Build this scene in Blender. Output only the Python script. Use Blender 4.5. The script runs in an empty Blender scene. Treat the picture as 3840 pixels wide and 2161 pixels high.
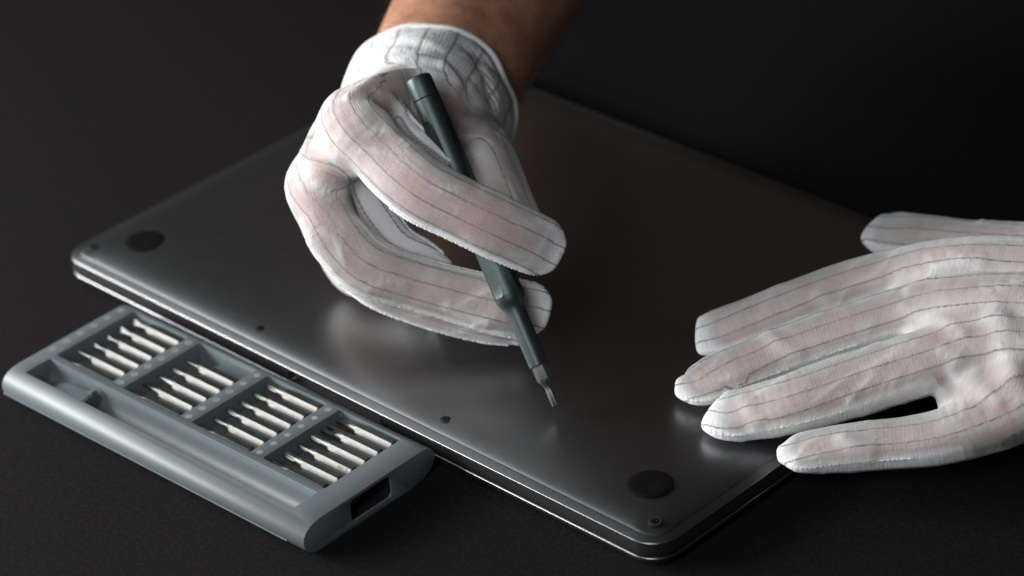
import bpy, bmesh, math, random
import numpy as np
from mathutils import Vector, Matrix
sc = bpy.context.scene
COL = sc.collection
MM = 0.001
R_ = math.radians

# ------------------------------------------------------------ camera, world, lamps, exposure
cam_d = bpy.data.cameras.new('camera'); cam = bpy.data.objects.new('camera', cam_d); COL.objects.link(cam)
cam_d.sensor_width = 36; cam_d.lens = 105.95; cam_d.clip_start = 0.05; cam_d.clip_end = 30
_r = Vector((0.72026152, 0.69076366, -0.06378792)); _u = Vector((-0.31947682, 0.41192387, 0.85337758)); _b = Vector((0.61575799, -0.59427627, 0.51737589))
cam.matrix_world = Matrix(((_r.x, _u.x, _b.x, 0.78780976), (_r.y, _u.y, _b.y, -0.77594011), (_r.z, _u.z, _b.z, 0.67166171), (0, 0, 0, 1)))
cam_d.dof.use_dof = True; cam_d.dof.focus_distance = 1.158; cam_d.dof.aperture_fstop = 7.0
sc.camera = cam
w = bpy.data.worlds.new('World'); sc.world = w; w.use_nodes = True
w.node_tree.nodes['Background'].inputs[0].default_value = (0.9, 0.95, 1.0, 1)
w.node_tree.nodes['Background'].inputs[1].default_value = 0.012
def area(name, loc, target, sx, sy, power, color):
    l = bpy.data.lights.new(name, 'AREA'); l.shape = 'RECTANGLE'; l.size = sx; l.size_y = sy; l.energy = power; l.color = color
    o = bpy.data.objects.new(name, l); COL.objects.link(o); o.location = loc
    o.rotation_euler = (Vector(target) - Vector(loc)).to_track_quat('-Z', 'Y').to_euler()
    return o
area('key_softbox', (-0.76, -0.72, 0.33), (-0.02, -0.03, 0.06), 0.80, 0.40, 22.0, (1.0, 0.985, 0.965))
area('fill_softbox', (0.46, -0.96, 0.82), (0.02, 0.0, 0.05), 0.50, 0.50, 6.4, (0.97, 0.985, 1.0))
area('side_softbox', (-0.74, -0.36, 0.36), (-0.05, -0.08, 0.02), 0.42, 0.24, 2.0, (0.96, 0.99, 1.0))
area('warm_tint_fill', (-0.72, 0.92, 0.66), (0.05, 0.05, 0.0), 0.8, 0.5, .045, (1.0, 0.55, 0.34))  # added: gives the plate the brown tint of a dim torso mirrored in it
area('top_softbox', (-0.50, -0.22, 0.57), (0.02, -0.10, 0.0), 0.34, 0.26, .65, (0.93, 0.98, 1.0))
sc.view_settings.view_transform = 'Standard'; sc.view_settings.look = 'None'; sc.view_settings.exposure = 0.0; sc.view_settings.gamma = 1.0
sc.cycles.transparent_max_bounces = 12; sc.cycles.max_bounces = 8

# ------------------------------------------------------------ materials
def new_mat(name):
    m = bpy.data.materials.new(name); m.use_nodes = True
    nt = m.node_tree
    return m, nt, nt.nodes['Principled BSDF']
def N(nt, typ, **kw):
    n = nt.nodes.new(typ)
    for k, v in kw.items():
        setattr(n, k, v)
    return n
def noise(nt, scale, detail=3.0, coord='Object', rough=.5):
    tc = N(nt, 'ShaderNodeTexCoord'); no = N(nt, 'ShaderNodeTexNoise')
    no.inputs['Scale'].default_value = scale; no.inputs['Detail'].default_value = detail; no.inputs['Roughness'].default_value = rough
    nt.links.new(tc.outputs[coord], no.inputs['Vector'])
    return no
def ramp(nt, fac, c0, c1, p0=.3, p1=.7):
    r = N(nt, 'ShaderNodeValToRGB'); e = r.color_ramp.elements
    e[0].position = p0; e[0].color = (*c0, 1); e[1].position = p1; e[1].color = (*c1, 1)
    nt.links.new(fac, r.inputs[0]); return r
def bump(nt, height, strength, dist, bsdf):
    b = N(nt, 'ShaderNodeBump'); b.inputs['Strength'].default_value = strength; b.inputs['Distance'].default_value = dist
    nt.links.new(height, b.inputs['Height']); nt.links.new(b.outputs[0], bsdf.inputs['Normal']); return b
def simple(name, c0, c1, scale, metallic, rough, rough_var=0.0, bstr=0.0, bscale=2500, bdist=.0001):
    m, nt, p = new_mat(name)
    n = noise(nt, scale, 4)
    r = ramp(nt, n.outputs['Fac'], c0, c1); nt.links.new(r.outputs[0], p.inputs['Base Color'])
    p.inputs['Metallic'].default_value = metallic; p.inputs['Roughness'].default_value = rough
    if rough_var:
        mr = N(nt, 'ShaderNodeMapRange'); mr.inputs['To Min'].default_value = rough - rough_var; mr.inputs['To Max'].default_value = rough + rough_var
        n3 = noise(nt, scale * 2.3, 6); nt.links.new(n3.outputs['Fac'], mr.inputs['Value']); nt.links.new(mr.outputs[0], p.inputs['Roughness'])
    if bstr:
        n2 = noise(nt, bscale, 2); bump(nt, n2.outputs['Fac'], bstr, bdist, p)
    return m
M_paper = simple('black_paper', (.0034, .0028, .0029), (.0095, .0082, .0085), 520, 0, .9, 0, .6, 1400, .0003)
M_paper.node_tree.nodes['Principled BSDF'].inputs['Specular IOR Level'].default_value = .12
M_alu = simple('grey_anodised_aluminium', (.27, .273, .278), (.288, .291, .297), 60, 1.0, .35, .02, .12, 9000, .00005)
M_alu2 = simple('grey_polished_edge', (.24, .245, .25), (.27, .275, .28), 60, 1.0, .33, .02, .05, 9000, .00005)
M_rubber = simple('black_rubber', (.004, .004, .004), (.007, .007, .007), 300, 0, .6, 0, .1, 5000)
M_rubber.node_tree.nodes['Principled BSDF'].inputs['Specular IOR Level'].default_value = .06
M_screw = simple('black_screw', (.018, .018, .019), (.028, .028, .028), 300, .9, .4)
M_dark = simple('black_gap', (.006, .006, .006), (.01, .01, .01), 300, 0, .7)
M_case = simple('grey_green_plastic', (.100, .123, .130), (.110, .134, .141), 90, 0, .44, .03, .08, 6000, .00005)
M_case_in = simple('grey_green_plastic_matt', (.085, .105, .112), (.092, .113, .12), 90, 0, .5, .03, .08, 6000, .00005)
M_window_shade = simple('black_window_shade', (.010, .0105, .011), (.016, .016, .017), 200, 0, .4)  # black that stands in for shade inside the end window
M_latch = simple('dark_latch', (.05, .055, .058), (.06, .065, .068), 200, 0, .4)
M_print = simple('pale_grey_print', (.30, .31, .305), (.36, .365, .355), 900, 0, .6)
M_bit = simple('satin_nickel', (.105, .104, .102), (.135, .134, .131), 500, 1.0, .46, .05, .15, 5000, .00004)
M_engr = simple('engraving', (.03, .03, .03), (.05, .05, .05), 500, 0, .7)
M_green = simple('dark_green_anodised', (.062, .084, .081), (.072, .095, .092), 400, .8, .45, .03, .35, 7000, .00005)

def skin_mat():
    m, nt, p = new_mat('tanned_skin')
    n = noise(nt, 70, 6, rough=.65); r = ramp(nt, n.outputs['Fac'], (.30, .13, .075), (.49, .26, .165), .32, .68)
    at = N(nt, 'ShaderNodeAttribute', attribute_name='hand').outputs['Fac']; r2 = ramp(nt, noise(nt, 45, 5).outputs['Fac'], (.40, .20, .165), (.50, .29, .25), .3, .7)
    mxc = N(nt, 'ShaderNodeMix', data_type='RGBA'); nt.links.new(at, mxc.inputs['Factor']); nt.links.new(r.outputs[0], mxc.inputs['A']); nt.links.new(r2.outputs[0], mxc.inputs['B'])
    nt.links.new(mxc.outputs['Result'], p.inputs['Base Color'])
    p.inputs['Roughness'].default_value = .5; p.inputs['Subsurface Weight'].default_value = .12
    p.inputs['Subsurface Radius'].default_value = (1, .3, .15); p.inputs['Subsurface Scale'].default_value = .003
    n2 = noise(nt, 900, 4); bump(nt, n2.outputs['Fac'], .25, .0004, p)
    return m
M_skin = skin_mat()

def math_n(nt, op, a, b=None, c=None):
    n = N(nt, 'ShaderNodeMath', operation=op)
    for i, v in enumerate((a, b, c)):
        if v is None: continue
        if isinstance(v, (int, float)): n.inputs[i].default_value = v
        else: nt.links.new(v, n.inputs[i])
    return n.outputs[0]
def glove_mat(name, along, period=7.6, sheer=.68):
    m, nt, p = new_mat(name)
    au = N(nt, 'ShaderNodeAttribute', attribute_name='fabric_u').outputs['Fac']
    av = N(nt, 'ShaderNodeAttribute', attribute_name='fabric_v').outputs['Fac']
    asm = N(nt, 'ShaderNodeAttribute', attribute_name='seam').outputs['Fac']
    act = N(nt, 'ShaderNodeAttribute', attribute_name='contact').outputs['Fac']
    # thread stripe: zigzag grey line every period mm
    zig = math_n(nt, 'MULTIPLY', math_n(nt, 'SINE', math_n(nt, 'MULTIPLY', av, 2 * math.pi / 1.5)), .16)
    t = math_n(nt, 'DIVIDE', math_n(nt, 'ADD', au, zig), period)
    d = math_n(nt, 'MULTIPLY', math_n(nt, 'ABSOLUTE', math_n(nt, 'SUBTRACT', math_n(nt, 'FRACT', t), .5)), period)
    st = N(nt, 'ShaderNodeMapRange', interpolation_type='SMOOTHSTEP'); st.inputs['From Min'].default_value = .52; st.inputs['From Max'].default_value = .24
    nt.links.new(d, st.inputs['Value'])
    dash = math_n(nt, 'MULTIPLY_ADD', math_n(nt, 'SINE', math_n(nt, 'MULTIPLY', av, 2 * math.pi / .75)), .15, .8)
    stripe = math_n(nt, 'MULTIPLY', st.outputs[0], dash)
    # knit: rows and wales
    ku = math_n(nt, 'SINE', math_n(nt, 'MULTIPLY', au, 2 * math.pi / (1.05 if along else .8))); kv = math_n(nt, 'SINE', math_n(nt, 'MULTIPLY', av, 2 * math.pi / (.8 if along else 1.15)))
    knit = math_n(nt, 'ADD', math_n(nt, 'MULTIPLY_ADD', ku if along else kv, .28, .5), math_n(nt, 'MULTIPLY', math_n(nt, 'MULTIPLY', ku, kv), .22))
    mixc = N(nt, 'ShaderNodeMix', data_type='RGBA'); mixc.inputs['A'].default_value = (.88, .885, .90, 1); mixc.inputs['B'].default_value = (.25, .245, .245, 1)
    shade = math_n(nt, 'ADD', math_n(nt, 'MULTIPLY_ADD', knit, .30, .70), math_n(nt, 'MULTIPLY', asm, .12)); cmul = N(nt, 'ShaderNodeMix', data_type='RGBA', blend_type='MULTIPLY'); cmul.inputs['Factor'].default_value = 1.0
    nt.links.new(stripe, mixc.inputs['Factor']); nt.links.new(mixc.outputs['Result'], cmul.inputs['A']); cc = N(nt, 'ShaderNodeCombineColor')
    for k_ in range(3): nt.links.new(shade, cc.inputs[k_])
    nt.links.new(cc.outputs[0], cmul.inputs['B']); nt.links.new(cmul.outputs['Result'], p.inputs['Base Color'])
    p.inputs['Roughness'].default_value = 1.0; p.inputs['Specular IOR Level'].default_value = .08
    cx = N(nt, 'ShaderNodeCombineXYZ'); nt.links.new(math_n(nt, 'MULTIPLY', au, .26), cx.inputs[0]); nt.links.new(math_n(nt, 'MULTIPLY', av, .13), cx.inputs[1])
    wn = N(nt, 'ShaderNodeTexNoise'); wn.inputs['Scale'].default_value = 1.0; wn.inputs['Detail'].default_value = 4.0; wn.inputs['Distortion'].default_value = .6; nt.links.new(cx.outputs[0], wn.inputs['Vector'])
    b = bump(nt, knit, .35, .0002, p); b2 = N(nt, 'ShaderNodeBump'); b2.inputs['Strength'].default_value = .55; b2.inputs['Distance'].default_value = .0011
    nt.links.new(wn.outputs['Fac'], b2.inputs['Height']); nt.links.new(b2.outputs[0], b.inputs['Normal'])
    tr = N(nt, 'ShaderNodeBsdfTransparent'); mx = N(nt, 'ShaderNodeMixShader')
    fac = math_n(nt, 'MULTIPLY', math_n(nt, 'MULTIPLY', act, math_n(nt, 'MULTIPLY_ADD', knit, sheer * .5, sheer * .75)), math_n(nt, 'SUBTRACT', 1.0, math_n(nt, 'MULTIPLY', asm, .9)))
    fac = math_n(nt, 'MULTIPLY', fac, math_n(nt, 'SUBTRACT', 1.0, math_n(nt, 'MULTIPLY', stripe, .8)))
    nt.links.new(p.outputs[0], mx.inputs[1]); nt.links.new(tr.outputs[0], mx.inputs[2])
    lw = N(nt, 'ShaderNodeLayerWeight'); lw.inputs['Blend'].default_value = .35     # thin cloth seen edge-on is denser
    fac = math_n(nt, 'MULTIPLY', fac, math_n(nt, 'SUBTRACT', 1.0, math_n(nt, 'MULTIPLY', lw.outputs['Facing'], .5)))
    nt.links.new(fac, mx.inputs[0])
    out = nt.nodes['Material Output']; nt.links.new(mx.outputs[0], out.inputs['Surface'])
    return m
M_glove = {'r': glove_mat('sheer_striped_knit', True, sheer=.73), 'l': glove_mat('sheer_striped_rib', False, sheer=.65)}
M_hem = simple('white_terry', (.74, .75, .76), (.84, .85, .86), 1500, 0, .85, 0, .8, 1100, .0006)

# ------------------------------------------------------------ builders
def mesh(name, verts, faces, mat, parent=None, smooth=True, sharp=None, loc=None):
    me = bpy.data.meshes.new(name)
    me.from_pydata([tuple(v) for v in verts], [], [tuple(f) for f in faces])
    me.materials.append(mat)
    finish(me, smooth, sharp)
    o = bpy.data.objects.new(name, me); COL.objects.link(o)
    if parent: o.parent = parent
    if loc: o.location = loc
    return o
def finish(me, smooth=True, sharp=None):
    if smooth:
        me.polygons.foreach_set('use_smooth', np.ones(len(me.polygons), bool))
        if sharp is not None: me.set_sharp_from_angle(angle=R_(sharp))
    me.update()
def tag(o, label=None, cat=None, group=None, kind=None):
    for k, v in (('label', label), ('category', cat), ('group', group), ('kind', kind)):
        if v: o[k] = v
    return o
def thing(name, loc, label, cat, group=None, rz=0):
    o = bpy.data.objects.new(name, None); COL.objects.link(o); o.location = loc; o.rotation_euler = (0, 0, rz); o.empty_display_size = .01
    return tag(o, label, cat, group)
class B:
    def __init__(s): s.v = []; s.f = []
    def add(s, V, F):
        n = len(s.v); s.v += [tuple(x) for x in V]; s.f += [tuple(i + n for i in f) for f in F]
    def box(s, x0, x1, y0, y1, z0, z1):
        s.add([(x0, y0, z0), (x1, y0, z0), (x1, y1, z0), (x0, y1, z0), (x0, y0, z1), (x1, y0, z1), (x1, y1, z1), (x0, y1, z1)],
              [(3, 2, 1, 0), (4, 5, 6, 7), (0, 1, 5, 4), (1, 2, 6, 5), (2, 3, 7, 6), (3, 0, 4, 7)])
    def loft(s, rings, cap0=True, cap1=True):
        n = len(rings[0]); V = [p for r in rings for p in r]; F = []
        for k in range(len(rings) - 1):
            for i in range(n):
                j = (i + 1) % n
                F.append((k * n + i, k * n + j, (k + 1) * n + j, (k + 1) * n + i))
        if cap0: F.append(tuple(range(n))[::-1])
        if cap1: F.append(tuple(range((len(rings) - 1) * n, len(rings) * n)))
        s.add(V, F)
    def mm(s): s.v = [(x * MM, y * MM, z * MM) for x, y, z in s.v]; return s
    def build(s, name, mat, parent=None, smooth=True, sharp=35): return mesh(name, s.v, s.f, mat, parent, smooth, sharp)
def rrect(hx, hy, r, z, n=8, cx=0, cy=0):
    pts = []
    for qx, qy, a0 in ((1, 1, 0), (-1, 1, 90), (-1, -1, 180), (1, -1, 270)):
        for i in range(n + 1):
            a = R_(a0 + 90 * i / n); pts.append((cx + qx * (hx - r) + r * math.cos(a), cy + qy * (hy - r) + r * math.sin(a), z))
    return pts

# ------------------------------------------------------------ table
b = B(); b.add([(-4, -4, 0), (4, -4, 0), (4, 4, 0), (-4, 4, 0)], [(0, 1, 2, 3)])
table = mesh('tabletop', b.v, b.f, M_paper); tag(table, kind='structure')

# ------------------------------------------------------------ laptop, upside down and shut
LW, LH, LR = 349.3, 240.7, 12.0
lap = thing('laptop', (0, 0, 0), 'dark grey laptop lying closed and upside down on the black table, rubber feet up', 'laptop')
def ring(inset, z): return rrect(LW / 2 - inset, LH / 2 - inset, max(LR - inset, 1.0) if inset < 11 else 1.0, z, 14)
def ring_soft(inset, z): return rrect(LW / 2 - inset, LH / 2 - inset, max(LR + 2 - inset * .35, 4.0), z, 14)
lid = B(); lid.loft([ring(8, .02), ring(4, .5), ring(1.6, 1.7), ring(.5, 2.7), ring(.1, 3.4), ring(0, 4.1), ring(0, 4.7), ring(.1, 4.95), ring(.35, 5.15), ring(.7, 5.25), ring(2.2, 5.27), ring(6, 5.27)])
lid.mm().build('display_lid', M_alu2, lap, sharp=30)
cs = B(); cs.loft([ring(6, 5.6), ring(1.6, 5.62), ring(.5, 5.75), ring(.12, 6.1), ring(0, 6.8), ring(0, 9), ring(0, 11.86), ring(.16, 12.03), ring(.5, 12.15), ring(3.3, 13.14), ring(3.5, 13.18), ring(3.55, 12.8), ring(6, 12.8)])
frame = cs.mm().build('body_frame', M_alu, lap)
nc = B(); nc.loft([[(x, y, z) for x, z, _ in rrect(27, 2.9, 2.2, 0, 6, 0, 8.0)] for y in (-LH / 2 - 4, -LH / 2 + 3.2)])
cutb = nc.mm().build('cutter', M_dark, lap, smooth=False)
for ob in (cutb, frame):
    bm = bmesh.new(); bm.from_mesh(ob.data); bmesh.ops.recalc_face_normals(bm, faces=bm.faces); bm.to_mesh(ob.data); bm.free()
md = frame.modifiers.new('cut', 'BOOLEAN'); md.object = cutb; md.operation = 'DIFFERENCE'; md.solver = 'EXACT'
dg = bpy.context.evaluated_depsgraph_get(); dg.update(); me = bpy.data.meshes.new_from_object(frame.evaluated_get(dg)); frame.modifiers.clear(); frame.data = me; me.name = 'body_frame'; finish(me, True, 16); bpy.data.objects.remove(cutb)
gp = B(); gp.loft([ring(1.2, 5.2), ring(1.2, 5.66)]); gp.mm().build('lid_gap', M_dark, lap)
PZ = [(4.05, 13.27), (5.2, 13.72), (7, 14.25), (10, 14.88), (14, 15.42), (19, 15.84), (25, 16.17), (33, 16.42), (45, 16.62), (60, 16.74), (80, 16.8)]
pl = B(); pl.loft([ring(5.4, 12.9), ring(3.95, 12.9), ring(3.9, 13.15)] + [ring_soft(a, z) if a > 4.1 else ring(a, z) for a, z in PZ])
pl.mm().build('bottom_plate', M_alu, lap)
def plate_z(inset): return float(np.interp(inset, [a for a, z in PZ], [z for a, z in PZ]))
def foot(x, y):
    f = B(); rg = []
    for rr, z in ((9.0, 0), (8.8, .12), (8.4, .32), (7.2, .48), (5.2, .62), (2.6, .70), (.6, .72)):
        rg.append([(rr * math.cos(2 * math.pi * i / 40), rr * math.sin(2 * math.pi * i / 40), z) for i in range(40)])
    f.loft(rg); o = f.mm().build('rubber_foot', M_rubber, lap, sharp=60); o.location = (x * MM, y * MM, (plate_z(26.7) - .06) * MM); return o
FX, FY = LW / 2 - 26.7, LH / 2 - 26.7
for sx in (-1, 1):
    for sy in (-1, 1): foot(sx * FX, sy * FY)
def screw(x, y, inset):
    s = B(); n = 25
    def circ(r, z, lobe=0): return [((r + lobe * math.cos(5 * 2 * math.pi * i / n)) * math.cos(2 * math.pi * i / n), (r + lobe * math.cos(5 * 2 * math.pi * i / n)) * math.sin(2 * math.pi * i / n), z) for i in range(n)]
    s.loft([circ(1.75, .02), circ(1.7, .1), circ(1.5, .16), circ(.8, .15, .16), circ(.7, .07, .16)], cap0=False)
    s2 = B(); s2.loft([circ(2.6, -.3), circ(2.55, .03), circ(1.75, .05)]); s2.mm()  # black disc laid on the plate, painting the shade of a screw hole
    o = s.mm().build('screw', M_screw, lap); rc = s2.build('hole_shade_disc', M_dark, o); o.location = (x * MM, y * MM, plate_z(inset) * MM); o.rotation_euler = (.08 if y < 0 else -.08, 0, .3)
for sx in (-1, 1):
    screw(sx * (LW / 2 - 10.5), -(LH / 2 - 10.8), 10.6); screw(sx * 54.7, -(LH / 2 - 10.8), 10.8)

# ------------------------------------------------------------ case of bits
CL, CH = 179.0, 14.0
case = thing('bit_case', (.06256, -.16428, 0), 'grey green plastic case holding rows of bits, lying in front of the laptop', 'tool case', rz=.02315)
prof = [(34.2, 14), (37.2, 13.35), (39.4, 11.8), (40.6, 9.6), (40.5, 7.4), (39.2, 5.0), (36.9, 2.9), (33.6, 1.2), (29.8, .3), (26.5, 0), (-23.5, 0), (-26.4, .5), (-29.0, 2.0), (-30.7, 4.3), (-31.2, 7.0), (-30.7, 9.4), (-29.2, 11.4), (-26.8, 12.9), (-23.6, 13.75), (-20, 14)]
bd = B()
bd.loft([[(-CL, v, z) for v, z in prof], [(0, v, z) for v, z in prof]]); bd.f = [f[::-1] for f in bd.f]
body = bd.mm().build('case_body', M_case, case)
COMP = [(-170.8 + 41.385 * i, -170.8 + 41.385 * i + 34.3) for i in range(4)]
cuts = []
def prism_z(hx, hy, r, z0, z1, cx, cy):
    c = B(); c.loft([rrect(hx, hy, r, z0, 5, cx, cy), rrect(hx, hy, r, z1, 5, cx, cy)]); return c
for u0, u1 in COMP: cuts.append(prism_z((u1 - u0) / 2, 21.3, 1.3, 5.2, 20, (u0 + u1) / 2, 14.0))
tr = B(); R2 = []     # round-bottomed handle tray
sec = [(-10.7, 20), (-10.7, 9.5)] + [(-17.25 + 6.55 * math.cos(a), 9.3 + 6.3 * math.sin(a)) for a in [-math.pi * k / 14 for k in range(1, 14)]] + [(-23.8, 9.5), (-23.8, 20)]
tr.loft([[(-171.1, v, z) for v, z in sec], [(-12.8, v, z) for v, z in sec]]); cuts.append(tr)
wn = B(); wn.loft([[(-14, y, z) for y, z, _ in rrect(11.0, 4.9, 2.4, 0, 5, 5.2, 7.6)], [(5, y, z) for y, z, _ in rrect(11.0, 4.9, 2.4, 0, 5, 5.2, 7.6)]]); cuts.append(wn)
def rrect3(u, hx, hy, r): return [(u, y, z) for y, z, _ in rrect(hx, hy, r, 0, 5, 5.2, 7.6)]
cobs = []
for c in cuts:
    co = c.mm().build('cutter', M_case, case, smooth=False)
    import bmesh
    bm = bmesh.new(); bm.from_mesh(co.data); bmesh.ops.recalc_face_normals(bm, faces=bm.faces); bm.to_mesh(co.data); bm.free()
    md = body.modifiers.new('cut', 'BOOLEAN'); md.object = co; md.operation = 'DIFFERENCE'; md.solver = 'EXACT'; cobs.append(co)
bm = bmesh.new(); bm.from_mesh(body.data); bmesh.ops.recalc_face_normals(bm, faces=bm.faces); bm.to_mesh(body.data); bm.free()
bv = body.modifiers.new('bevel', 'BEVEL'); bv.width = .0005; bv.segments = 2; bv.limit_method = 'ANGLE'; bv.angle_limit = R_(45)
dg = bpy.context.evaluated_depsgraph_get(); dg.update()
me = bpy.data.meshes.new_from_object(body.evaluated_get(dg)); body.modifiers.clear(); body.data = me; me.name = 'case_body'
finish(me, True, 38)
for co in cobs: bpy.data.objects.remove(co)
# the parting groove along the nose, thin dark and bright lip
gr = B(); gr.loft([[(-CL + .3, v, z) for v, z in ((-30.72, 3.75), (-31.12, 4.0), (-31.22, 4.6), (-30.95, 4.75))], [(-9.6, v, z) for v, z in ((-30.72, 3.75), (-31.12, 4.0), (-31.22, 4.6), (-30.95, 4.75))]])
gr.mm().build('parting_lip', M_case, case)
for u0, u1 in COMP:      # rest under the shanks with a saddle for each bit
    rs = B(); ua, ub = u0 + 13.5, u1 - 2.2
    rs.box(ua, ub, -7.2, 35.2, 5.25, 9.2)
    for k in range(7):
        vc = -4.8 + 7.45 * (k - .5); rs.box(ua + 1.2, ub - .6, max(vc - 1.0, -7.25), min(vc + 1.0, 35.25), 9.1, 11.2)
    rs.mm().build('bit_rest', M_case_in, case, smooth=False)
cl = B()                 # spring tongue in the handle tray
cl.loft([[(u, -17.25 + 6.3 * math.cos(a), zz + hh * math.sin(a)) for a in np.linspace(.02, math.pi - .02, 14)] + [(u, -17.25 + 5.6 * math.cos(a), 3.4) for a in (math.pi, 0)] for u, zz, hh in ((-164, 4.4, 1.5), (-161, 5.4, 2.6), (-155, 6.2, 3.6), (-147, 6.6, 4.2), (-140, 6.7, 4.4))])
cl.mm().build('clip', M_case_in, case, sharp=50)
ct = B(); ct.box(-142.4, -139.9, -15.6, -12.6, 9.4, 11.7); ct.mm().build('clip_tab', M_case, case, smooth=False)
cd = B(); cd.loft([[(u, -17.25 + 6.4 * math.cos(a), 6.5 + 4.3 * math.sin(a)) for a in np.linspace(.05, math.pi - .05, 14)] + [(u, -17.25 + 5.8 * math.cos(a), 3.5) for a in (math.pi, 0)] for u in (-139.9, -139.1)]); cd.mm().build('clip_end', M_case_in, case)
wl = B(); wl.add(rrect3(-13.9, 10.9, 4.8, 2.3) + rrect3(-.8, 10.9, 4.8, 2.3), [(i, (i + 1) % 24, 24 + (i + 1) % 24, 24 + i) for i in range(24)] + [tuple(range(24))])
wl.mm().build('window_shade_liner', M_window_shade, case)  # added lining, coloured black so the window's inside looks unlit
lt = B()                 # latch inside the end window
lt.box(-13.5, -4.5, -4, 6.5, 9.2, 10.6)
lt.loft([[(-7.0 + 2.6 * math.cos(a), 2.2 + 4.0 * math.sin(a), z) for a in np.linspace(0, 2 * math.pi, 24, endpoint=False)] for z in (6.4, 6.6, 9.4)])
lt.box(-12, -2.2, -5.2, -1.5, 8.2, 9.6)
lt.mm().build('latch', M_latch, case)
def mark(u, v, kind):
    k = B(); n = 20; z = CH + .03
    def circ(r): return [(r * math.cos(2 * math.pi * i / n), r * math.sin(2 * math.pi * i / n), 0) for i in range(n)]
    if kind != 'solid':
        k.add(circ(1.34) + circ(.96), [(i, (i + 1) % n, n + (i + 1) % n, n + i) for i in range(n)])
    def star(r0, r1, m, a0=0): 
        P = [((r0 if i % 2 == 0 else r1) * math.cos(a0 + math.pi * i / m), (r0 if i % 2 == 0 else r1) * math.sin(a0 + math.pi * i / m), 0) for i in range(2 * m)]
        k.add(P + [(0, 0, 0)], [(i, (i + 1) % (2 * m), 2 * m) for i in range(2 * m)])
    if kind == 'star': star(.85, .42, 6)
    elif kind == 'five': star(.85, .4, 5)
    elif kind == 'cross': star(.85, .2, 4)
    elif kind == 'hex': star(.62, .54, 6)
    elif kind == 'tri': star(.85, .42, 3)
    elif kind == 'dash': k.add([(-.7, -.14, 0), (.7, -.14, 0), (.7, .14, 0), (-.7, .14, 0)], [(0, 1, 2, 3)])
    elif kind == 'dot': star(.34, .33, 6)
    elif kind == 'solid':
        k.add(circ(1.2), [tuple(range(n))]); 
    o = k.mm().build('size_mark', M_print, case, smooth=False); o.location = (u * MM, v * MM, z * MM); o.rotation_euler.z = .4
MK = {-176.0: ['cross', 'cross', 'cross', 'dash', 'dash', 'cross'], -133.2: ['dash', 'dash', 'dash', 'dash', 'cross', 'dot'], -91.9: ['five', 'five', 'dash', 'dot', 'five', 'star'], -50.5: ['star', 'star', 'hex', 'hex', 'solid', 'tri']}
for u, ks in MK.items():
    for i, kd in enumerate(ks): mark(u, -5.2 + 7.5 * i, kd)

# ------------------------------------------------------------ bits
def hexring(af, x, z=0, y=0): return [(x, y + af / math.sqrt(3) * math.cos(R_(60 * i)), z + af / math.sqrt(3) * math.sin(R_(60 * i))) for i in range(6)]
def hx24(af, x):       # hexagon outline sampled with 24 points, flat on top
    out = []
    for i in range(24):
        a = R_(15 * i); k = (math.degrees(a) % 60) - 30; r = af / 2 / math.cos(R_(k)); out.append((x, r * math.cos(a), r * math.sin(a)))
    return out
def cr24(r, x, lob=0, m=6, sq=1.0): return [(x, sq * (r + lob * math.cos(m * R_(15 * i))) * math.cos(R_(15 * i)), (r + lob * math.cos(m * R_(15 * i))) * math.sin(R_(15 * i))) for i in range(24)]
AF = 4.45
TIPS = {}
def shank_mesh():
    s = B(); s.loft([hx24(AF - .5, 0), hx24(AF, -.35), hx24(AF, -18.2), hx24(AF * .93, -18.7), cr24(AF / 2 * .93, -19.2)])
    s.v = [(x * 1.07, y, z) for x, y, z in s.v]; s.mm(); o = s.build('shank', M_bit, None, sharp=25); me = o.data; bpy.data.objects.remove(o); return me
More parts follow.
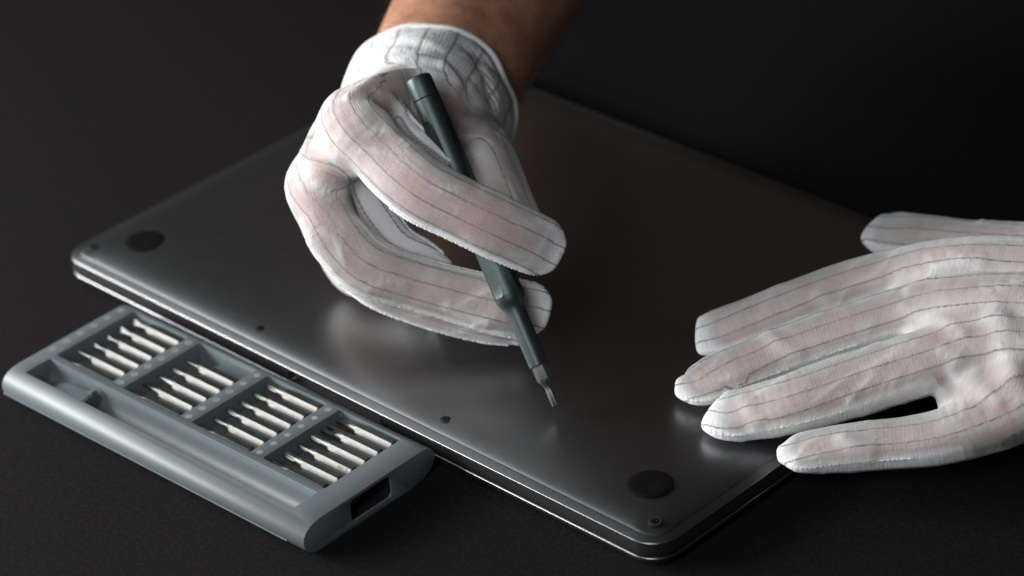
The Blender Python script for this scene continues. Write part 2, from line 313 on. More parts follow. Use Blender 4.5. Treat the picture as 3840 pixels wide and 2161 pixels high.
def tip_mesh(kind):
    s = B(); L = 29.0
    if kind == 'thick star': s.loft([cr24(2.1, -19.1), cr24(1.75, -21.5), cr24(1.6, -22.6), cr24(1.5, -23.2, .18), cr24(1.5, -28.6, .2), cr24(1.3, -29, .16)])
    elif kind == 'slim star': s.loft([cr24(2.1, -19.1), cr24(1.35, -21), cr24(1.2, -22), cr24(1.15, -23, .12), cr24(1.08, -28.6, .14), cr24(.9, -29, .12)])
    elif kind == 'fine star': s.loft([cr24(2.1, -19.1), cr24(1.2, -21), cr24(.95, -22.4), cr24(.88, -23.4, .08), cr24(.85, -28.7, .1), cr24(.7, -29, .08)])
    elif kind == 'wide cross': s.loft([cr24(2.1, -19.1), cr24(1.55, -20.8), cr24(1.45, -22), cr24(1.75, -24, .1, 4), cr24(1.6, -26.5, .35, 4), cr24(.7, -29, .25, 4)])
    elif kind == 'small cross': s.loft([cr24(2.1, -19.1), cr24(1.3, -21), cr24(.85, -22.5), cr24(.8, -24), cr24(1.0, -25.5, .1, 4), cr24(1.0, -27.2, .24, 4), cr24(.4, -29, .15, 4)])
    elif kind == 'thin round': s.loft([cr24(2.1, -19.1), cr24(1.2, -20.8), cr24(.95, -22.2), cr24(.9, -27), cr24(1.05, -28), cr24(.8, -29)])
    elif kind == 'needle': s.loft([cr24(2.1, -19.1), cr24(1.7, -22), cr24(.9, -26), cr24(.25, -30)])
    elif kind == 'thin needle': s.loft([cr24(2.1, -19.1), cr24(1.2, -21), cr24(.7, -23.5), cr24(.5, -27), cr24(.2, -29.5)])
    elif kind == 'hex': s.loft([cr24(2.1, -19.1), cr24(1.7, -21.2), cr24(1.55, -23), hx24(2.9, -23.6), hx24(2.9, -28.7), hx24(2.5, -29)])
    elif kind == 'slim hex': s.loft([cr24(2.1, -19.1), cr24(1.5, -21.4), cr24(1.1, -23.3), hx24(2.0, -23.8), hx24(2.0, -28.7), hx24(1.7, -29)])
    elif kind == 'flat blade':
        def bl(hw, th, x): return [(x, max(-hw, min(hw, 3 * hw * math.cos(R_(15 * i + 7)))), max(-th, min(th, 3 * th * math.sin(R_(15 * i + 7))))) for i in range(24)]
        s.loft([cr24(2.1, -19.1), cr24(1.8, -21.5), bl(1.7, 1.2, -23.2), bl(1.7, .8, -25.5), bl(1.75, .45, -29)])
    elif kind == 'small blade':
        def bl(hw, th, x): return [(x, max(-hw, min(hw, 3 * hw * math.cos(R_(15 * i + 7)))), max(-th, min(th, 3 * th * math.sin(R_(15 * i + 7))))) for i in range(24)]
        s.loft([cr24(2.1, -19.1), cr24(1.3, -21.5), cr24(.9, -23), bl(.9, .7, -25), bl(1.05, .3, -29)])
    elif kind == 'forked':
        def bl(hw, th, x): return [(x, max(-hw, min(hw, 3 * hw * math.cos(R_(15 * i + 7)))), max(-th, min(th, 3 * th * math.sin(R_(15 * i + 7))))) for i in range(24)]
        s.loft([cr24(2.1, -19.1), cr24(2.0, -20.5), bl(2.1, 1.1, -22.3), bl(2.6, .8, -24.6)])
        for sg in (-1, 1):
            y0, y1 = sorted((sg * .95, sg * 2.6)); s.box(-29, -24.4, y0, y1, -.75, .75)
    s.v = [(x * 1.07, y, z) for x, y, z in s.v]; s.mm(); o = s.build('tip', M_bit, None, sharp=30); me = o.data; bpy.data.objects.remove(o); return me
SH = shank_mesh()
def text_mesh(txt, size):
    cu = bpy.data.curves.new('engraving', 'FONT'); cu.body = txt; cu.size = size; cu.align_x = 'CENTER'; cu.align_y = 'CENTER'; cu.resolution_u = 2
    o = bpy.data.objects.new('engraving', cu); COL.objects.link(o)
    d = bpy.context.evaluated_depsgraph_get(); d.update()
    me = bpy.data.meshes.new_from_object(o.evaluated_get(d)); bpy.data.objects.remove(o); me.materials.clear(); me.materials.append(M_engr); return me
TXT = {}
def make_bit(loc, rot, kind, label, txt=None, facet=0, group='bits lying in the case'):
    t = thing('screwdriver_bit', (0, 0, 0), label, 'screwdriver bit', group); t.location = loc; t.rotation_euler = rot
    o = bpy.data.objects.new('shank', SH); COL.objects.link(o); o.parent = t
    if kind not in TIPS: TIPS[kind] = tip_mesh(kind)
    o = bpy.data.objects.new('tip', TIPS[kind]); COL.objects.link(o); o.parent = t
    if txt:
        if txt not in TXT: TXT[txt] = text_mesh(txt, .0027)
        e = bpy.data.objects.new('engraving', TXT[txt]); COL.objects.link(e); e.parent = t
        if facet == 0: e.location = (-.0045, 0, AF / 2 * MM + .00003)
        else:
            a = R_(30); rr = AF / 2 * MM + .00003; e.location = (-.0045, -rr * math.cos(a), rr * math.sin(a)); e.rotation_euler = (R_(60), 0, 0)
    return t
BITS = [   # per compartment from the row nearest the camera to the row nearest the laptop
    [('small blade', None), ('thin round', None), ('small cross', None), ('small cross', None), ('wide cross', None), ('wide cross', None)],
    [('fine star', 'P2'), ('small blade', None), ('needle', None), ('slim star', None), ('thin needle', None), None],
    [('fine star', 'T2'), ('fine star', 'T3'), ('slim star', 'T5'), ('slim star', 'T6H'), ('slim star', 'T7H'), ('thick star', 'T8H')],
    [('slim star', 'T9H'), ('thick star', 'T10H'), ('slim hex', 'H1.5'), ('hex', 'H2.0'), ('forked', 'U2.6'), ('flat blade', None)]]
ORD = ['sixth', 'fifth', 'fourth', 'third', 'second', 'first']; CN = ['leftmost', 'second', 'third', 'rightmost']
cr, sr = math.cos(.02315), math.sin(.02315)
def case_pt(u, v, z): return (.06256 + (u * cr - v * sr) * MM, -.16428 + (u * sr + v * cr) * MM, z * MM)
for c in range(4):
    for i, bt in enumerate(BITS[c]):
        if not bt: continue
        u = COMP[c][1] - 1.5 + random.Random(c * 7 + i).uniform(-.3, .3)
        make_bit(case_pt(u, -4.8 + 7.45 * i, 11.15), (0, 0, .02315), bt[0], f'silver bit with {bt[0]} tip, {ORD[i]} from the laptop in the {CN[c]} compartment', bt[1], 1 if bt[1] == 'H1.5' else 0)

# ------------------------------------------------------------ screwdriver
P0 = np.array((89.17,-82.92,22.22)); P1 = np.array((-2.23,-57.16,127.73))
ax = (P1 - P0) / np.linalg.norm(P1 - P0)
drv = thing('screwdriver', tuple(P0 * MM), 'dark green metal screwdriver held upright in the gloved hand, bit pointing at the laptop', 'screwdriver')
zq = Vector(ax).to_track_quat('Z', 'Y').to_matrix()
camv = zq.inverted() @ _b; cam_ang = math.atan2(camv.y, camv.x)
def handle_ring(s, r, flat=0.0, n=72):
    out = []; r = r * 1.05
    for i in range(n):
        a = 2 * math.pi * i / n; rr = r
        if flat > 0:
            for k in range(3):
                th = cam_ang + FLAT0 + 2 * math.pi * k / 3; cc = math.cos(a - th)
                if cc > .3: rr = min(rr, r * (1 - flat) / cc)
        out.append((rr * math.cos(a), rr * math.sin(a), s))
    return out
FLAT0 = R_(-48)
def flat_at(s):
    e0, e1 = 46.5, 122.5
    if s <= e0 or s >= e1: return 0.0
    d = min(s - e0, e1 - s); return .15 * min(1, math.sqrt(max(0, 1 - (1 - min(d / 5.5, 1)) ** 2)))
hb = B(); rg = []
for s, r in ((16.6, 2.75), (16.3, 3.1), (16.3, 3.45), (16.6, 3.62), (17.2, 3.68), (30, 3.8), (38.5, 3.95), (40.5, 4.05), (42, 4.4), (43.2, 5.0), (44.5, 5.45), (45.6, 5.68), (46.5, 5.75)): rg.append(handle_ring(s, r))
ss = list(np.linspace(46.6, 53, 16)) + list(np.linspace(56, 112, 12)) + list(np.linspace(115, 122.5, 16)) + [126, 131.3]
for s in ss: rg.append(handle_ring(s, float(np.interp(s, [46, 60, 90, 122, 131], [5.78, 5.85, 5.75, 5.4, 5.25])), flat_at(s)))
rg += [handle_ring(131.5, 5.05), handle_ring(131.6, 4.6)]
hb.loft(rg, cap0=False); hb.mm().build('handle', M_green, drv, sharp=22)
so = B(); so.loft([handle_ring(19.5, .3), handle_ring(19.5, 2.8), handle_ring(16.6, 2.8)], cap0=True, cap1=False); so.mm().build('bit_socket', M_dark, drv)
cp = B(); cp.loft([handle_ring(s, r) for s, r in ((131.55, 4.6), (131.7, 5.05), (131.9, 5.22), (136, 5.2), (139.6, 5.12), (140.5, 4.9), (141.1, 4.3), (141.35, 3.2))]); cp.mm().build('end_cap', M_green, drv, sharp=40)
for o in drv.children: o.rotation_euler = zq.to_euler()
bit_in = make_bit((0, 0, 0), (0, 0, 0), 'slim star', 'silver star bit fitted in the end of the dark green screwdriver', None, 0, None)
fx = Vector(ax); fz = Vector((.56, -.66, .5)); fz = (fz - fx * fz.dot(fx)).normalized(); fy = fz.cross(fx)
bit_in.rotation_euler = Matrix((fx, fy, fz)).transposed().to_euler()
bit_in.scale = (1.0, 1.22, 1.22); bit_in.location = tuple((P0 + ax * 30.4) * MM)

# ------------------------------------------------------------ hands: distance fields to meshes (numbers are millimetres in the scene)
RIGHT = {'index':[[-33.08, -32.05, 96.65, 13.0, 13.0, -0.32, -0.47, 0.82], [-23.92, -57.86, 108.29, 13.0, 12.0, -0.23, -0.57, 0.79], [-15.87, -80.47, 113.32, 12.5, 11.0, 0.26, -0.65, 0.71], [3.04, -84.26, 105.8, 12.5, 9.0, 0.62, -0.59, 0.52], [23.03, -84.96, 98.59, 13.0, 9.5, 0.62, -0.59, 0.52], [39.14, -79.76, 92.16, 12.3, 8.3, 0.62, -0.59, 0.52], [52.98, -72.42, 85.08, 12.3, 8.6, 0.62, -0.59, 0.52], [62.46, -64.95, 78.52, 11.8, 7.0, 0.62, -0.59, 0.52], [67.32, -60.95, 74.43, 10.5, 4.5, 0.62, -0.59, 0.52], [70.3, -58.83, 72.35, 7.0, 2.5, 0.62, -0.59, 0.52]],
'middle':[[-40.35, -35.15, 88.2, 13.0, 13.0, -0.36, -0.58, 0.73], [-31.97, -65.17, 86.28, 12.0, 11.0, -0.24, -0.74, 0.63], [-28.99, -91.91, 86.81, 11.5, 11.0, 0.06, -0.89, 0.45], [-15.65, -99.98, 77.13, 11.3, 9.5, 0.62, -0.59, 0.52], [-5.3, -101.4, 68.98, 11.6, 9.5, 0.62, -0.59, 0.52], [5.26, -98.83, 61.29, 11.5, 9.5, 0.62, -0.59, 0.52], [19.95, -89.06, 55.03, 10.2, 8.5, 0.62, -0.59, 0.52], [35.3, -78.09, 49.36, 10.5, 8.2, 0.62, -0.59, 0.52], [50.44, -69.01, 45.64, 11.2, 7.5, 0.62, -0.59, 0.52], [58.24, -62.43, 43.91, 10.5, 4.5, 0.62, -0.59, 0.52], [62.17, -59.57, 42.52, 7.0, 2.5, 0.62, -0.59, 0.52]],
'ring':[[-44.71, -34.31, 78.91, 12.0, 12.0, -0.32, -0.72, 0.61], [-42.85, -60.2, 70.15, 11.0, 11.0, -0.18, -0.86, 0.47], [-36.29, -78.98, 63.95, 10.5, 10.0, 0.09, -0.93, 0.37], [-19.04, -87.26, 53.25, 10.5, 9.5, 0.62, -0.59, 0.52], [-0.96, -88.49, 47.71, 10.5, 9.0, 0.62, -0.59, 0.52], [13.55, -82.01, 41.75, 9.8, 8.0, 0.62, -0.59, 0.52], [28.72, -72.79, 36.22, 9.3, 7.5, 0.62, -0.59, 0.52], [39.69, -65.98, 32.92, 8.5, 7.0, 0.62, -0.59, 0.52], [48.71, -60.57, 30.33, 6.5, 4.0, 0.62, -0.59, 0.52]],
'pinky':[[-46.65, -31.2, 69.33, 11.0, 11.0, -0.29, -0.79, 0.54], [-47.18, -54.56, 54.72, 10.0, 10.0, -0.18, -0.86, 0.47], [-44.15, -70.2, 44.75, 9.5, 9.0, 0.09, -0.93, 0.37], [-39.65, -68.86, 29.33, 9.5, 8.5, 0.62, -0.59, 0.52], [-24.45, -66.89, 28.97, 9.0, 8.0, 0.62, -0.59, 0.52], [-9.03, -63.83, 25.73, 8.5, 7.5, 0.62, -0.59, 0.52], [1.67, -60.66, 24.37, 7.0, 5.0, 0.62, -0.59, 0.52]],
'thumb':[[-25.15, -25.33, 81.41, 17.0, 16.0, 0.79, 0.13, 0.6], [-6.15, -30.18, 84.15, 15.0, 14.0, 0.79, 0.13, 0.6], [11.19, -35.82, 84.08, 12.0, 11.0, 0.79, 0.13, 0.6], [22.7, -41.47, 81.29, 11.0, 10.0, 0.79, 0.13, 0.6], [32.63, -46.13, 77.65, 10.0, 9.0, 0.79, 0.13, 0.6], [42.11, -49.9, 71.71, 9.5, 8.0, 0.79, 0.13, 0.6], [47.9, -51.85, 66.43, 7.0, 4.0, 0.79, 0.13, 0.6]],
'web':[[-25.5, -87.98, 99.73, 13.0, 9.5, 0.15, -0.84, 0.52], [-19.61, -88.23, 100.17, 14.0, 9.5, 0.35, -0.75, 0.55], [-15.82, -87.55, 99.33, 12.0, 8.2, 0.4, -0.73, 0.56], [-13.33, -87.02, 97.95, 9.5, 6.5, 0.62, -0.59, 0.52]],
'flap':[[-17.06, -79.89, 82.56, 4.0, 4.0, 0.62, -0.59, 0.52], [-12.03, -79.89, 76.56, 6.0, 4.0, 0.62, -0.59, 0.52], [-5.13, -80.22, 69.9, 7.0, 4.5, 0.62, -0.59, 0.52], [3.13, -79.47, 62.86, 6.5, 4.5, 0.62, -0.59, 0.52], [12.41, -76.18, 59.47, 5.5, 4.0, 0.62, -0.59, 0.52], [21.34, -72.75, 56.65, 3.0, 3.0, 0.62, -0.59, 0.52]],
'web_thumb':[[-32.54, -44.47, 103.0, 17.0, 10.0, 0.2, -0.42, 0.88], [-16.32, -49.41, 99.29, 17.0, 9.0, 0.42, -0.51, 0.75], [-1.02, -50.72, 91.16, 16.0, 8.0, 0.62, -0.59, 0.52], [10.66, -51.87, 83.68, 14.0, 7.0, 0.62, -0.59, 0.52], [21.13, -54.12, 76.37, 10.0, 6.0, 0.62, -0.59, 0.52]],
'web_fold':[[-18.23, -58.4, 112.5, 3.0, 3.0, 0.62, -0.59, 0.52], [-6.28, -64.47, 110.63, 3.4, 3.0, 0.62, -0.59, 0.52], [5.43, -67.03, 107.29, 3.4, 3.0, 0.62, -0.59, 0.52], [17.01, -67.76, 104.27, 3.0, 2.5, 0.62, -0.59, 0.52], [23.86, -67.76, 101.91, 2.0, 2.0, 0.62, -0.59, 0.52]],
'palm':[[-33.75, -32.46, 87.31, 30.0, 20.0, 0.62, -0.59, 0.52], [-28.23, -43.88, 75.36, 24.0, 16.0, 0.62, -0.59, 0.52], [-27.0, -56.92, 62.78, 20.0, 12.0, 0.62, -0.59, 0.52], [-26.41, -62.2, 52.14, 17.0, 9.0, 0.62, -0.59, 0.52]],
'cuff':[[-29.93, -33.7, 89.07, 31.0, 29.0, 0.01, 0.35, 0.94], [-38.0, -22.5, 84.48, 34.0, 32.0, 0.01, 0.35, 0.94], [-48.08, -10.73, 79.07, 37.0, 35.0, 0.01, 0.35, 0.94]]}
LEFT = {'index':[[254.08, 79.07, 60.0, 15.0, 13.0, 0.24, -0.24, 0.94], [211.64, 61.15, 60.0, 12.5, 12.0, 0.24, -0.24, 0.94], [182.13, 49.77, 56.0, 11.0, 10.5, 0.24, -0.24, 0.94], [158.76, 42.11, 47.0, 10.8, 8.6, 0.24, -0.24, 0.94], [141.36, 26.09, 41.0, 10.4, 8.2, 0.24, -0.24, 0.94], [127.62, 7.85, 35.0, 10.0, 8.0, 0.24, -0.24, 0.94], [116.82, -6.48, 31.0, 10.2, 6.0, 0.24, -0.24, 0.94], [111.57, -12.6, 29.0, 10.3, 4.5, 0.24, -0.24, 0.94], [107.48, -15.67, 28.0, 9.3, 2.6, 0.24, -0.24, 0.94]],
'middle':[[266.68, 60.24, 58.0, 15.0, 13.0, 0.24, -0.24, 0.94], [230.92, 47.06, 57.0, 12.5, 12.0, 0.24, -0.24, 0.94], [201.05, 34.59, 53.0, 11.0, 10.5, 0.24, -0.24, 0.94], [179.78, 24.92, 46.0, 10.8, 8.8, 0.24, -0.24, 0.94], [160.51, 7.01, 39.0, 10.6, 8.4, 0.24, -0.24, 0.94], [142.72, -13.04, 31.0, 10.4, 8.0, 0.24, -0.24, 0.94], [131.97, -29.41, 26.5, 9.6, 7.0, 0.24, -0.24, 0.94], [126.41, -39.77, 24.0, 9.0, 4.0, 0.24, -0.24, 0.94], [120.45, -44.33, 23.0, 4.5, 2.0, 0.24, -0.24, 0.94]],
'ring':[[274.01, 49.68, 52.0, 15.0, 13.0, 0.24, -0.24, 0.94], [244.49, 35.82, 50.0, 12.5, 12.0, 0.24, -0.24, 0.94], [215.02, 20.91, 45.0, 11.5, 10.5, 0.24, -0.24, 0.94], [197.43, 4.34, 39.0, 12.7, 9.5, 0.24, -0.24, 0.94], [181.81, -12.56, 33.0, 13.0, 9.0, 0.24, -0.24, 0.94], [167.46, -31.16, 28.0, 12.0, 8.5, 0.24, -0.24, 0.94], [154.81, -42.28, 24.0, 11.2, 6.5, 0.24, -0.24, 0.94], [148.79, -48.19, 23.5, 11.0, 4.5, 0.24, -0.24, 0.94], [142.66, -49.27, 23.0, 8.8, 2.4, 0.24, -0.24, 0.94]],
'pinky':[[276.43, 46.85, 42.0, 14.0, 12.0, 0.24, -0.24, 0.94], [253.08, 29.3, 38.0, 12.5, 12.0, 0.24, -0.24, 0.94], [234.75, 4.5, 29.0, 11.0, 10.0, 0.24, -0.24, 0.94], [219.95, -12.81, 24.0, 10.1, 8.5, 0.24, -0.24, 0.94], [202.51, -26.81, 21.0, 9.4, 8.0, 0.24, -0.24, 0.94], [189.34, -39.15, 20.0, 8.8, 6.5, 0.24, -0.24, 0.94], [182.76, -46.54, 19.7, 8.2, 4.0, 0.24, -0.24, 0.94], [177.55, -51.32, 19.5, 3.6, 1.8, 0.24, -0.24, 0.94]],
'thumb':[[238.63, 103.36, 48.0, 15.0, 13.0, 0.24, -0.24, 0.94], [202.64, 101.69, 42.0, 13.0, 12.0, 0.24, -0.24, 0.94], [175.24, 102.37, 36.0, 11.5, 10.5, 0.24, -0.24, 0.94], [152.25, 101.25, 32.0, 9.0, 8.5, 0.24, -0.24, 0.94], [132.68, 97.52, 29.0, 9.5, 8.5, 0.24, -0.24, 0.94], [118.6, 94.29, 27.0, 11.0, 6.5, 0.24, -0.24, 0.94], [109.33, 94.07, 26.5, 8.8, 3.2, 0.24, -0.24, 0.94]],
'palm':[[267.11, 74.01, 46.0, 36.0, 14.0, 0.24, -0.24, 0.94], [235.92, 53.66, 44.0, 37.0, 13.0, 0.24, -0.24, 0.94], [218.57, 31.44, 42.0, 34.0, 11.0, 0.24, -0.24, 0.94], [210.7, 25.66, 40.0, 27.0, 6.0, 0.24, -0.24, 0.94]],
'web_a':[[198.01, 48.97, 55.0, 12.0, 9.0, 0.24, -0.24, 0.94], [187.45, 42.69, 53.0, 10.0, 9.0, 0.24, -0.24, 0.94], [172.37, 37.16, 46.0, 8.0, 7.0, 0.24, -0.24, 0.94]],
'web_b':[[215.21, 30.65, 51.0, 12.0, 9.0, 0.24, -0.24, 0.94], [204.62, 24.8, 48.0, 10.0, 9.0, 0.24, -0.24, 0.94], [191.38, 21.06, 42.0, 8.0, 7.0, 0.24, -0.24, 0.94]],
'web_c':[[235.37, 18.43, 40.0, 14.0, 10.0, 0.24, -0.24, 0.94], [225.55, 10.63, 35.0, 11.5, 8.2, 0.24, -0.24, 0.94], [216.52, 4.59, 31.0, 9.2, 6.8, 0.24, -0.24, 0.94]]}
ARM = [[-38.0, -22.5, 84.48, 31.0, 29.0, 0.01, 0.35, 0.94], [-50.8, -6.85, 79.04, 32.2, 31.0, 0.01, 0.35, 0.94], [-86.67, 65.13, 88.43, 37.2, 37.0, 0.01, 0.35, 0.94], [-123.39, 146.01, 99.4, 42.0, 42.0, 0.01, 0.35, 0.94]]
LARM = [[246.37, 54.2, 46.0, 30.0, 15.0, 0.24, -0.24, 0.94], [265.54, 76.39, 46.0, 29.0, 17.0, 0.24, -0.24, 0.94], [298.43, 91.66, 60.0, 30.0, 24.0, 0.24, -0.24, 0.94], [358.07, 125.71, 90.0, 36.0, 33.0, 0.24, -0.24, 0.94]]
def spline(C, per=6):
    C = np.array(C, float); n = len(C); P = np.vstack([2 * C[0] - C[1], C, 2 * C[-1] - C[-2]]); out = []
    for i in range(n - 1):
        p0, p1, p2, p3 = P[i], P[i + 1], P[i + 2], P[i + 3]
        for t in np.arange(per) / per:
            out.append(.5 * (2 * p1 + (p2 - p0) * t + (2 * p0 - 5 * p1 + 4 * p2 - p3) * t * t + (3 * p1 - p0 - 3 * p2 + p3) * t ** 3))
    out.append(C[-1]); return np.array(out)
class Tube:
    def __init__(s, C, per=6, e=2.0):
        S = spline(C, per); s.P = S[:, :3]; s.ra = np.maximum(S[:, 3], 1); s.rb = np.maximum(S[:, 4], 1); s.e = e
        T = np.gradient(s.P, axis=0); T /= np.linalg.norm(T, axis=1)[:, None]
        b = S[:, 5:8]; b = b - T * (b * T).sum(1)[:, None]; b /= np.linalg.norm(b, axis=1)[:, None]
        s.T = T; s.b = b; s.a = np.cross(T, b); s.L = np.r_[0, np.cumsum(np.linalg.norm(np.diff(s.P, axis=0), axis=1))]
    def bounds(s, m):
        r = np.maximum(s.ra, s.rb)[:, None] + m; return (s.P - r).min(0), (s.P + r).max(0)
    def dist(s, Q, full=False):
        best = np.full(len(Q), 1e9); info = np.zeros((len(Q), 5)) if full else None
        Qall = Q; mg = 9.0
        for i in range(len(s.P) - 1):
            rr = max(s.ra[i], s.ra[i + 1], s.rb[i], s.rb[i + 1]) + mg; md = .5 * (s.P[i] + s.P[i + 1]); rr = rr + .5 * np.linalg.norm(s.P[i + 1] - s.P[i])
            sel = np.flatnonzero(((Qall - md) ** 2).sum(1) < rr * rr)
            if not len(sel): continue
            Q = Qall[sel]; d = s.P[i + 1] - s.P[i]; L2 = d @ d; v = Q - s.P[i]; t = np.clip(v @ d / L2, 0, 1); v = v - t[:, None] * d
            a = s.a[i] + t[:, None] * (s.a[i + 1] - s.a[i]); b = s.b[i] + t[:, None] * (s.b[i + 1] - s.b[i])
            ra = s.ra[i] + t * (s.ra[i + 1] - s.ra[i]); rb = s.rb[i] + t * (s.rb[i + 1] - s.rb[i])
            la = (v * a).sum(1); lb = (v * b).sum(1); lc = v @ (d / math.sqrt(L2)); mn = np.minimum(ra, rb); mc = np.maximum(mn, .26 * ra)
            n = (np.abs(la / ra) ** s.e + np.abs(lb / rb) ** s.e + np.abs(lc / mc) ** s.e) ** (1 / s.e)
            D = (n - 1) * mn; m = D < best[sel]
            best[sel[m]] = D[m]
            if full: info[sel[m]] = np.stack([la, lb, ra, rb, s.L[i] + t * (s.L[i + 1] - s.L[i])], 1)[m]
        return (best, info) if full else best
def smin(a, b, k):
    h = np.clip(.5 + .5 * (b - a) / k, 0, 1); return b + (a - b) * h - k * h * (1 - h)
class Field:
    def __init__(s, lo, hi, h):
        s.h = h; s.lo = np.array(lo) - 3 * h; s.n = np.ceil((np.array(hi) + 3 * h - s.lo) / h).astype(int) + 1; s.F = np.full(s.n, 60., np.float32)
    def box(s, lo, hi):
        i0 = np.maximum(((lo - s.lo) / s.h).astype(int), 0); i1 = np.minimum(((hi - s.lo) / s.h).astype(int) + 2, s.n)
        sl = tuple(slice(a, b) for a, b in zip(i0, i1)); g = np.stack(np.meshgrid(*[s.lo[k] + s.h * np.arange(i0[k], i1[k]) for k in range(3)], indexing='ij'), -1)
        return sl, g.reshape(-1, 3)
    def add(s, T, k, grow=0):
        lo, hi = T.bounds(k + 2.5 + max(grow, 0)); sl, Q = s.box(lo, hi)
        if min(x.stop - x.start for x in sl) < 1: return
        d = s.near(T, sl, k + 2.5 + max(grow, 0)) - grow; s.F[sl] = smin(s.F[sl], d, k)
    def near(s, T, sl, m):      # distance to one tube, evaluated only in the boxes round its segments
        D = np.full(s.F[sl].shape, 60.); o = np.array([x.start for x in sl]); st = 3
        for i in range(0, len(T.P) - 1, st):
            P = T.P[i:i + st + 1]; r = max(T.ra[i:i + st + 1].max(), T.rb[i:i + st + 1].max()) + m
            i0 = np.maximum(((P.min(0) - r - s.lo) / s.h).astype(int), 0); i1 = np.minimum(((P.max(0) + r - s.lo) / s.h).astype(int) + 2, s.n)
            i0 = np.maximum(i0, o); i1 = np.minimum(i1, o + D.shape)
            if (i1 <= i0).any(): continue
            g = np.stack(np.meshgrid(*[s.lo[k] + s.h * np.arange(i0[k], i1[k]) for k in range(3)], indexing='ij'), -1); q = tuple(slice(a - c, b - c) for a, b, c in zip(i0, i1, o))
            sub = Tube.__new__(Tube); sub.__dict__ = {k2: (v[i:i + st + 1] if isinstance(v, np.ndarray) else v) for k2, v in T.__dict__.items()}
            D[q] = np.minimum(D[q], sub.dist(g.reshape(-1, 3)).reshape(g.shape[:3]))
        return D
    def cut(s, T, grow=0):
        lo, hi = T.bounds(3 + max(grow, 0)); sl, Q = s.box(lo, hi); d = s.near(T, sl, 3 + max(grow, 0)) - grow; s.F[sl] = np.maximum(s.F[sl], -d)
    def mesh(s):      # surface nets
        F = s.F; h = s.h; S = F < 0
        c = [S[i:S.shape[0] - 1 + i, j:S.shape[1] - 1 + j, k:S.shape[2] - 1 + k] for i in (0, 1) for j in (0, 1) for k in (0, 1)]
        sm = np.sum(np.stack(c).astype(np.int8), 0); act = (sm > 0) & (sm < 8); idx = np.full(act.shape, -1, np.int64); ii = np.argwhere(act); idx[act] = np.arange(len(ii))
        acc = np.zeros((len(ii), 3)); cnt = np.zeros(len(ii)); off = [np.array((i, j, k)) for i in (0, 1) for j in (0, 1) for k in (0, 1)]
        val = [F[tuple((ii + o).T)] for o in off]
        for p in range(8):
            for q in range(p + 1, 8):
                if np.abs(off[p] - off[q]).sum() != 1: continue
                m = (val[p] < 0) != (val[q] < 0); t = val[p][m] / (val[p][m] - val[q][m]); acc[m] += off[p] + t[:, None] * (off[q] - off[p]); cnt[m] += 1
        V = s.lo + h * (ii + acc / cnt[:, None]); Q = []
        for ax_ in range(3):
            u, v = (ax_ + 1) % 3, (ax_ + 2) % 3; sh = list(S.shape); 
            a = np.take(S, range(sh[ax_] - 1), ax_); bb = np.take(S, range(1, sh[ax_]), ax_); e = np.argwhere(a != bb)
            e = e[(e[:, u] > 0) & (e[:, v] > 0) & (e[:, u] < sh[u] - 1) & (e[:, v] < sh[v] - 1)]
            du = np.zeros(3, int); du[u] = 1; dv = np.zeros(3, int); dv[v] = 1
            q = np.stack([idx[tuple((e - du - dv).T)], idx[tuple((e - dv).T)], idx[tuple(e.T)], idx[tuple((e - du).T)]], 1)
            fl = ~S[tuple(e.T)]; q[fl] = q[fl][:, ::-1]; Q.append(q)
        return V, np.concatenate(Q)
def relax(V, Q, it=2, lam=.5):
    for _ in range(it):
        acc = np.zeros_like(V); cnt = np.zeros(len(V))
        for i in range(4):
            a, b2 = Q[:, i], Q[:, (i + 1) % 4]
            for k in range(3):
                acc[:, k] += np.bincount(a, V[b2, k], len(V)) + np.bincount(b2, V[a, k], len(V))
            cnt += np.bincount(a, minlength=len(V)) + np.bincount(b2, minlength=len(V))
        V = V + lam * (acc / cnt[:, None] - V)
    return V
def normals(V, Q):
    n = np.cross(V[Q[:, 2]] - V[Q[:, 0]], V[Q[:, 3]] - V[Q[:, 1]]); out = np.zeros_like(V)
    for i in range(4):
        for k in range(3): out[:, k] += np.bincount(Q[:, i], n[:, k], len(V))
    return out / np.maximum(np.linalg.norm(out, axis=1), 1e-9)[:, None]
def ripple(V, wl, seed, n=7):
    rg_ = np.random.default_rng(seed); o = np.zeros(len(V))
    for _ in range(n):
        k = rg_.normal(size=3); k *= 2 * math.pi / (wl * rg_.uniform(.7, 1.5)) / np.linalg.norm(k); o += np.sin(V @ k + rg_.uniform(0, 6.28))
    return o / math.sqrt(n)
def np_mesh(name, V, Q, mat, parent, attrs=None):
    me = bpy.data.meshes.new(name); V = V * MM
    me.vertices.add(len(V)); me.vertices.foreach_set('co', V.astype(np.float32).ravel())
    me.loops.add(Q.size); me.loops.foreach_set('vertex_index', Q.astype(np.int32).ravel())
    me.polygons.add(len(Q)); me.polygons.foreach_set('loop_start', np.arange(0, Q.size, 4, dtype=np.int32))
    for k, a in (attrs or {}).items():
        at = me.attributes.new(k, 'FLOAT', 'POINT'); at.data.foreach_set('value', a.astype(np.float32))
    me.materials.append(mat); me.update(calc_edges=True); me.validate(); finish(me)
    o = bpy.data.objects.new(name, me); COL.objects.link(o); o.parent = parent; return o
FING = ('index', 'middle', 'ring', 'pinky', 'thumb')
def glove_field(data, h, order, kf=2.0):
    T = {k: Tube(v, e=2.7 if k in FING else 2.0) for k, v in data.items()}
    bs = [t.bounds(4) for t in T.values()]; fl = Field(np.min([b_[0] for b_ in bs], 0), np.max([b_[1] for b_ in bs], 0), h)
    for k in order: fl.add(T[k], K.get(k, kf))
    return T, fl
K = {'palm': 6, 'web': 8, 'cuff': 5, 'flap': 3, 'web_thumb': 7, 'web_fold': 2, 'web_a': 5, 'web_b': 5, 'web_c': 4}
SIDE = {}
